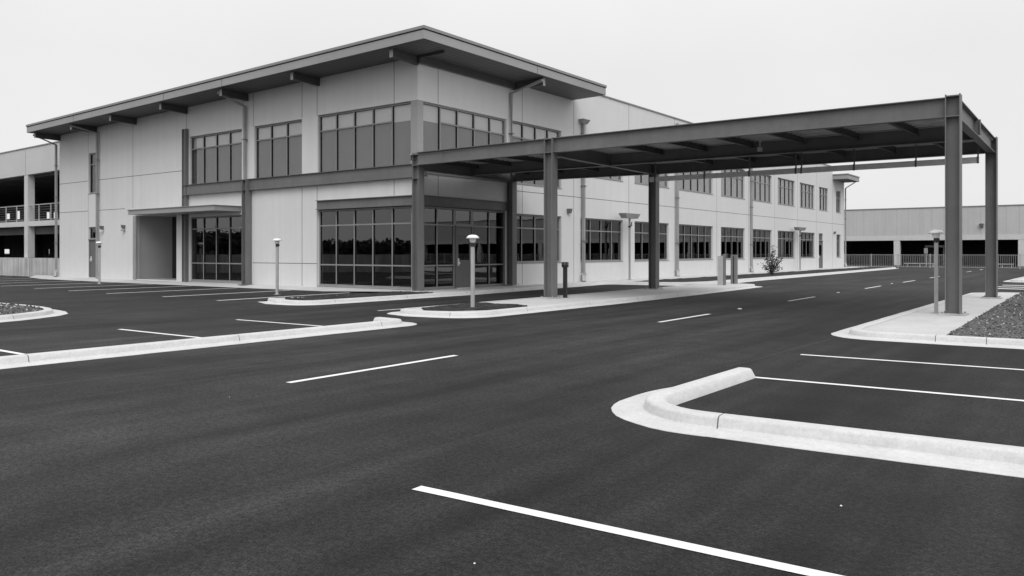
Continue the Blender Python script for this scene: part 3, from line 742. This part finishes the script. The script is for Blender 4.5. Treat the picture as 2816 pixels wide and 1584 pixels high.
# ------------------------------------------------------------------ lamps, pedestal, pylons
def post_lamp(x, y, z0, ztop, label, tilt=0):
    e = empty('post_lamp', (x, y, z0)); h = ztop-z0; e.rotation_euler = (0, 0, tilt)
    tag(e, label, 'lamp', 'mushroom-headed post lamps round the lot')
    MB().tube([(0,0,0),(0,0,h-.3)], .058, square=True).box(-.09,.09,-.09,.09,0,.012).build('post', post_m, e, bevel=.004)
    MB().lathe([(.05,h-.3),(.055,h-.29),(.055,h-.21),(.045,h-.2)], n=14).box(.02,.07,-.04,.04,h-.29,h-.2).build('lamp_collar', dark_m, e)
    MB().lathe([(.055,h-.2),(.075,h-.17),(.085,h-.1),(.05,h-.095)], n=16).build('lamp_lens', white_m, e, smooth=False)
    MB().lathe([(.155,h-.095),(.165,h-.09),(.15,h-.055),(.11,h-.02),(.06,h-.004),(.01,h)], n=24).build('lamp_shade', white_m, e, smooth=True)
    return e
post_lamp(-12.71,15.39,.10,1.935,'white-domed post lamp standing in the mulch bed of the centre island', .3)
post_lamp(-23.64,17.75,.0,1.995,'white-capped post lamp on the asphalt before the pale wall panel', .5)
post_lamp(-38.17,18.6,.0,2.01,'smallest post lamp, farthest left, in front of the grey side door', .9)
post_lamp(-3.18,20.5,.105,2.02,'flat-capped post lamp right beside the big near canopy column on the right island', .2)

def pole_light(x, y, z, h, w, label):
    e = empty('pole_light', (x, y, z)); tag(e, label, 'lamp', 'pole lights along the long facade')
    MB().tube([(0,0,0),(0,0,h-.25)], .055, n=10).lathe([(.1,0),(.1,.02)], n=12).build('pole', pipe_m, e)
    hw = w/2
    MB().hexa([(-.16,-hw*.78,h-.24),(.16,-hw*.78,h-.24),(.16,hw*.78,h-.24),(-.16,hw*.78,h-.24),(-.22,-hw,h),(.22,-hw,h),(.22,hw,h),(-.22,hw,h)]).build('lamp_head', pipe_m, e, bevel=.01)
    MB().box(-.03,.05,-.03,.2,h-.62,h-.56).lathe([(.08,h-.7),(.08,h-.62)], n=10).tube([(0,.16,h-.56),(0,.24,h-.42)], .03, 6).build('arm_bracket', dark_m, e)
    return e
pole_light(-19.45,36.0,.11,3.34,1.55,'thin pole with a wide trough-shaped head between the second and third ground-floor windows')
pole_light(-19.5,64.0,.11,3.34,1.9,'thin pole with wide trough head near the far glass door of the long facade')

e = empty('card_reader_post', (-13.36,20.62,.105)); tag(e, 'black card reader post on the centre island just behind the canopy column', 'card reader')
MB().box(-.055,.055,-.045,.045,0,.97).box(-.08,.08,-.07,.07,0,.01).build('post', dark_m, e, bevel=.006)
h = MB().box(-.085,.085,-.075,.065,.93,1.09).build('reader_head', dark_m, e, bevel=.008)
MB().box(.086,.0875,-.03,.035,1.02,1.045).box(.0,.06,-.078,-.0755,1.02,1.05).build('reader_plate', pipe_m, h)

e = empty('gate_pylon', (-13.22,32.62,.105)); tag(e, 'nearer square pylon with one broad pale face at the far end of the centre island', 'pylon', 'metal pylons at the end of the centre island')
MB().box(-.14,.11,-.12,.1,0,1.23).build('body', steel_light, e, bevel=.006)
MB().box(.112,.14,-.12,.1,0,1.24).box(.142,.155,-.11,-.07,0,1.24).box(.142,.155,.05,.09,0,1.24).build('channel', steel_mid, e)
MB().hexa([(.03,-.12,1.243),(.15,-.12,1.243),(.15,.1,1.243),(.03,.1,1.243),(.03,-.12,1.26),(.15,-.12,1.32),(.15,.1,1.32),(.03,.1,1.26)]).build('cap', steel_mid, e)
e = empty('gate_pylon', (-13.25,34.1,.105)); tag(e, 'farther darker pylon with a vertical slot at the far end of the centre island', 'pylon', 'metal pylons at the end of the centre island')
MB().box(-.12,-.02,-.1,.1,0,1.22).box(.03,.13,-.1,.1,0,1.22).box(-.12,.13,-.1,.1,1.222,1.27).build('body', steel_mid, e, bevel=.006)
MB().box(-.018,.028,-.04,.09,0,1.21).build('channel', dark_m, e)

# raised studs in the lane line
for y, x in ((20.55,-7.83),(31.05,-8.07),(41.5,-8.33)):
    o = MB().hexa([(-.05,-.05,0),(.05,-.05,0),(.05,.05,0),(-.05,.05,0),(-.035,-.02,.012),(.035,-.02,.012),(.035,.02,.012),(-.035,.02,.012)]).build('road_stud', paint_m, loc=(x,y,.0))
    tag(o, {20.55:'nearest small white stud in the road before the canopy', 31.05:'middle small white stud in the road, beyond the canopy', 41.5:'farthest small white stud in the road line'}[y], 'road stud', 'raised studs along the lane line')
# loose pebbles on the asphalt
mb = MB()
for k in range(2):
    x, y = random.uniform(-12,2), random.uniform(2.6,16)
    r = random.uniform(.003,.007); mb.lathe([(r*.8,.0),(r,r*.3),(r*.5,r*.8)], (x,y), 6)
for x, y, r in ((-2.45,2.98,.006),(-2.3,2.85,.005),(-.9,2.75,.007),(-1.27,4.95,.008)): mb.lathe([(r*.8,.0),(r,r*.3),(r*.5,r*.8)], (x,y), 7)
o = mb.build('pebbles', paint_m); o['kind'] = 'stuff'

# ------------------------------------------------------------------ shrub
def leaf(mb, p, s, mi):
    d = Vector([random.gauss(0,1) for _ in range(3)]).normalized(); u = d.orthogonal().normalized()*s; v = d.cross(u).normalized()*s*.6
    p = Vector(p); mb.add([p-u, p-u*.2+v, p+u, p-u*.2-v], [(0,1,2,3)], mi)
e = empty('shrub', (-16.4,48.3,.11)); tag(e, 'young loose-leaved shrub with pale blossoms growing in the mulch strip by the long facade', 'shrub')
tr = MB(); fo = MB()
brs = []
for k in range(20):
    a = random.random()*6.28; hgt = random.uniform(.45,1.25) if k else 1.86; sp = random.uniform(.3,.78) if k else .12
    if k in (1,2,3): a, hgt, sp = .6+.5*k, 1.75-.12*k, .26
    pts = [(0,0,0),(math.cos(a)*sp*.2,math.sin(a)*sp*.2,hgt*.35),(math.cos(a)*sp*.65,math.sin(a)*sp*.65,hgt*.7),(math.cos(a)*sp,math.sin(a)*sp,hgt)]
    tr.tube(pts, [.02,.014,.009,.004], 5); brs.append(pts)
for pts in brs:
    for i in range(62):
        t = random.uniform(.75, 3); i0 = min(int(t), 2); f = t-i0
        p = Vector(pts[i0]).lerp(Vector(pts[i0+1]), f)+Vector([random.gauss(0,.07) for _ in range(3)])
        leaf(fo, p, random.uniform(.03,.06), 1 if random.random() < .1 else 0)
tr.build('stem', bark_m, e); fo.build('foliage', [leaf_m, leaf_l], e, fix=False)

# ------------------------------------------------------------------ fence and garages
FYY = 85.0
F = empty('metal_fence', (-20,FYY,0)); tag(F, 'long low metal railing with vertical bars between the road and the far garage', 'fence')
x = -21.55; px = [-23.9,-21.45,-18.95,-16.5,-13.7,-11.05,-8.6,-6.45]+[-6.45+2.6*i for i in range(1,30)]
for i, x in enumerate(px):
    MB().box(x-.045,x+.045,-.045,.045,0,1.33).build('fence_post', fence_m, F, loc=(20,0,0))
    if i+1 < len(px):
        m = MB(); x1 = px[i+1]; n = int((x1-x)/.155)
        m.box(x+.045,x1-.045,-.02,.02,1.22,1.26); m.box(x+.045,x1-.045,-.02,.02,.07,.1)
        for k in range(1, n): xx = x+(x1-x)*k/n; m.box(xx-.013,xx+.013,-.012,.012,.1,1.22)
        m.build('fence_panel', fence_m, F, loc=(20,0,0))
# far garage
GY = 100.0
G = empty('parking_garage', (0,GY,0)); tag(G, 'long low parking garage with pale panel band over dark openings beyond the far railing', 'garage')
def gpart(mb, name, m, par=None): return mb.build(name, m, par or G, loc=None if par else (0,-GY,0))
m = MB(); x = -60.0; k = 0
pw = 1.19
gpart(MB().box(-60,75,GY,GY+.3,3.36,6.46), 'wall', gar_m)
m = MB()
while x < 75: m.box(x-.012,x+.012,GY-.003,GY+.01,3.38,6.4); x += pw
gpart(m, 'panel_joint', seal_light)
gpart(MB().box(-60,75,GY-.06,GY+.35,6.462,6.56), 'parapet_cap', cap_m)
gpart(MB().box(-60,75,GY-.05,GY+.6,2.84,3.357), 'lintel_beam', gar_col)
for k in range(-4, 7):
    x = -19.55+12.12*k
    if -58 < x < 74: gpart(MB().box(x-.32,x+.32,GY-.03,GY+.6,-.1,2.838), 'column', gar_col)
for k in range(-4, 7):
    for yy in (GY+10, GY+20):
        x = -19.55+12.12*k+2
        if -58 < x < 74: gpart(MB().box(x-.3,x+.3,yy,yy+.6,-.1,3.3), 'column', gar_in)
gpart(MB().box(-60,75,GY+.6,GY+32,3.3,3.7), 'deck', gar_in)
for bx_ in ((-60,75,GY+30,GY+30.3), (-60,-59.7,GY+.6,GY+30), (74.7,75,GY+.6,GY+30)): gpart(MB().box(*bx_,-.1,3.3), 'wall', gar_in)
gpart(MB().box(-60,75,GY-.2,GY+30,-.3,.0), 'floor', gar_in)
o = gpart(wlight((0,0,0), 'y', .2), 'wall_lamp', steel); o.location = (-11.1,-.02,4.4)
# things behind the fence
e = empty('street_sign', (-15.05,91,0)); tag(e, 'small rectangular sign on a post behind the far railing', 'sign')
MB().tube([(0,0,0),(0,0,1.9)], .03, 6).build('sign_post', fence_m, e); MB().box(-.17,.17,-.05,-.03,1.35,1.92).build('sign_plate', pipe_m, e)
for i, (x, w, lb) in enumerate(((-14.2,2.9,'low metal guard rail behind the far fence, left of the flat-capped lamp'),(-7.2,1.9,'low metal guard rail behind the far fence, at the right edge of the photo'))):
    e = empty('guard_rail', (x-.9,88,0)); tag(e, lb, 'guard rail', 'guard rails before the far garage')
    MB().box(-w/2,w/2,-.03,.03,.34,.42).build('rail', fence_m, e)
    for s in (-1,0,1): MB().box(s*w*.4-.04,s*w*.4+.04,.031,.1,0,.36).build('rail_post', fence_m, e)
e = empty('pay_shelter', (-16.2,104,0)); tag(e, 'dim grey ticket shelter standing inside the dark far garage', 'shelter')
MB().box(-1,1.0,-.6,.6,2.05,2.3).build('shelter_roof', old_conc, e); MB().box(.8,.9,-.05,.05,0,2.048).box(-.9,-.8,-.05,.05,0,2.048).build('leg', old_conc, e)

# left garage
H = empty('parking_garage', (-60,22,0)); HL = Vector((-60,22,0))
tag(H, 'open two-level concrete parking garage at the left edge with railings on its upper deck', 'garage')
def lpart(mb, name, m, par=None): return mb.build(name, m, par or H, loc=None if par else tuple(-HL))
GX0, GX1, GL = -100.0, -47.95, 22.0
# parapet tilts slightly with the ramp
m = MB(); m.hexa([(GX0,GL,6.0),(GX1,GL,6.40),(GX1,GL+.35,6.40),(GX0,GL+.35,6.0),(GX0,GL,7.5),(GX1,GL,8.06),(GX1,GL+.35,8.06),(GX0,GL+.35,7.5)]); lpart(m, 'wall', gar_left_m)
m = MB(); m.hexa([(GX0,GL-.04,7.503),(GX1,GL-.04,8.063),(GX1,GL+.4,8.063),(GX0,GL+.4,7.503),(GX0,GL-.04,7.56),(GX1,GL-.04,8.13),(GX1,GL+.4,8.13),(GX0,GL+.4,7.56)]); lpart(m, 'parapet_cap', cap_m)
m = MB(); 
for x in (-54.55,-61.5,-68.5): m.box(x-.013,x+.013,GL-.003,GL+.01,6.3,7.85)
lpart(m, 'panel_joint', seal_m)
lpart(MB().box(GX0,GX1-.2,GL+.05,GL+.3,3.12,3.44), 'deck_edge', gar_left_m)
lpart(MB().box(GX0,GX1-.2,GL+.45,GL+.8,2.62,3.12), 'lintel_beam', gar_in)
lpart(MB().box(GX0,GX1-.2,GL+.3,56,3.12,3.3).box(GX0,GX1-.2,GL+.36,56,6.2,6.4), 'deck', gar_in)
for x in (-54.52,-62.6,-70.8,-79):
    lpart(MB().box(x-.25,x+.25,GL+.01,GL+.42,1.16,6.36), 'column', gar_left_m)
for yy in (31, 40, 49):
    for x in (-58.5,-66.6,-74.8,-83,-91): lpart(MB().box(x-.25,x+.25,yy,yy+.5,-.1,6.2), 'column', gar_in)
m = MB()
zA, zB = 1.12, 1.92
back = [(-97,-93),(-90.6,-87.3),(-81.9,-80.7),(-80.15,-79.1)]
xs_ = [GX0]+[v for p in back for v in p]+[-60]
bw_ = wall_grid('y', 50, .3, GX0, -48.2, -.1, 6.2, [(a*1.0,b*1.0,1.0,2.1) for a,b in [(-100.5,-97.8)]] )
# openings in the back wall, seen through the bays
hol = []
for a, b in ((-133,-128.4),(-119.5,-118.0),(-117.2,-115.8)): hol.append((a,b,.9,2.1))
wb = wall_grid('y', 34.0, .3, -96, -48.2, -.1, 6.2, [(-89.9,-88.0,1.3,1.8),(-81.8,-80.8,1.2,1.8),(-80.0,-79.25,1.2,1.8),(-89.4,-87.9,4.8,5.4),(-87.0,-85.6,4.75,5.6),(-82.3,-80.75,4.6,5.45),(-80.45,-79.2,4.6,5.45),(-79.0,-77.4,4.6,5.3)])
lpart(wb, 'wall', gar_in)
lpart(MB().box(GX0,GX1-.2,GL-.1,GL+12,-.28,.0), 'floor', gar_in)
# railing on the upper deck
m = MB(); rr = MB()
m.box(-75,GX1-.2,GL+.1,GL+.16,4.42,4.47).box(-75,GX1-.2,GL+.11,GL+.15,3.52,3.55)
for k in range(5): m.box(-75,GX1-.2,GL+.12,GL+.13,3.68+k*.15,3.69+k*.15)
x = -51.35
while x > -75: m.box(x-.03,x+.03,GL+.1,GL+.15,3.2,4.42); x -= 1.6
lpart(m, 'railing', fence_m)
# low wall in front
o = MB()
o.box(-75,-48.12,21.72,21.98,-.2,1.15)
lw = o.build('low_wall', old_conc); tag(lw, 'low streaked concrete wall in front of the left garage', 'wall')
m = MB()
for x in (-54.9,-53.3,-59.5): m.box(x-.012,x+.012,21.716,21.73,-.1,1.15)
m.build('joint_line', seal_m, lw)

# ------------------------------------------------------------------ what the glass mirrors: retaining wall and woods left of the camera
A, Bp = Vector((-34,-9)), Vector((-62,17.0)); d = (Bp-A).normalized(); n = Vector((-d.y,d.x))
m = MB(); P = []
for z in (-.1, 1.32): P += [(*(A), z), (*(Bp), z), (*(Bp+n*-.3), z), (*(A+n*-.3), z)]
m.hexa(P); rw = m.build('retaining_wall', old_conc); tag(rw, 'long concrete retaining wall mirrored in the ground-floor glass', 'wall')
m = MB()
for k in range(9):
    p = A+(Bp-A)*(k+.5)/9; q = p+n*.004; m.box(q.x-.02,q.x+.02,q.y-.02,q.y+.02,-.1,1.3)
m.build('joint_line', seal_m, rw)
m = MB()
def tree_line(x0, y0, x1, y1, cnt, hmin, hmax, s):
    for k in range(cnt):
        t = random.random(); x = x0+(x1-x0)*t+random.gauss(0,3); y = y0+(y1-y0)*t+random.gauss(0,3)
        hh = hmin+(hmax-hmin)*(.5+.35*math.sin(t*23+math.sin(t*61))+.15*math.sin(t*190))
        z = random.random()**.7*hh+random.uniform(-.3,.3)
        leaf(m, (x, y, max(z,.1)), s*random.uniform(.6,1.3), 0)
tree_line(-116,-2,-93,-25,10000,3.4,4.4,.34)
tree_line(-93,-25,-58,-58,13000,2.3,3.2,.34)
tree_line(-58,-58,10,-90,6000,3,4.5,.7)
for k in range(5200):      # undergrowth filling the lower part of the wood
    t = random.random(); a_, b_ = ((-116,-2),(-93,-25)) if k % 2 else ((-93,-25),(-58,-58))
    leaf(m, (a_[0]+(b_[0]-a_[0])*t+random.gauss(0,1), a_[1]+(b_[1]-a_[1])*t+random.gauss(0,1), random.uniform(.2,2.1)), .8, 0)
fw_ = m.build('far_woods', wood_m, fix=False); fw_['kind'] = 'stuff'
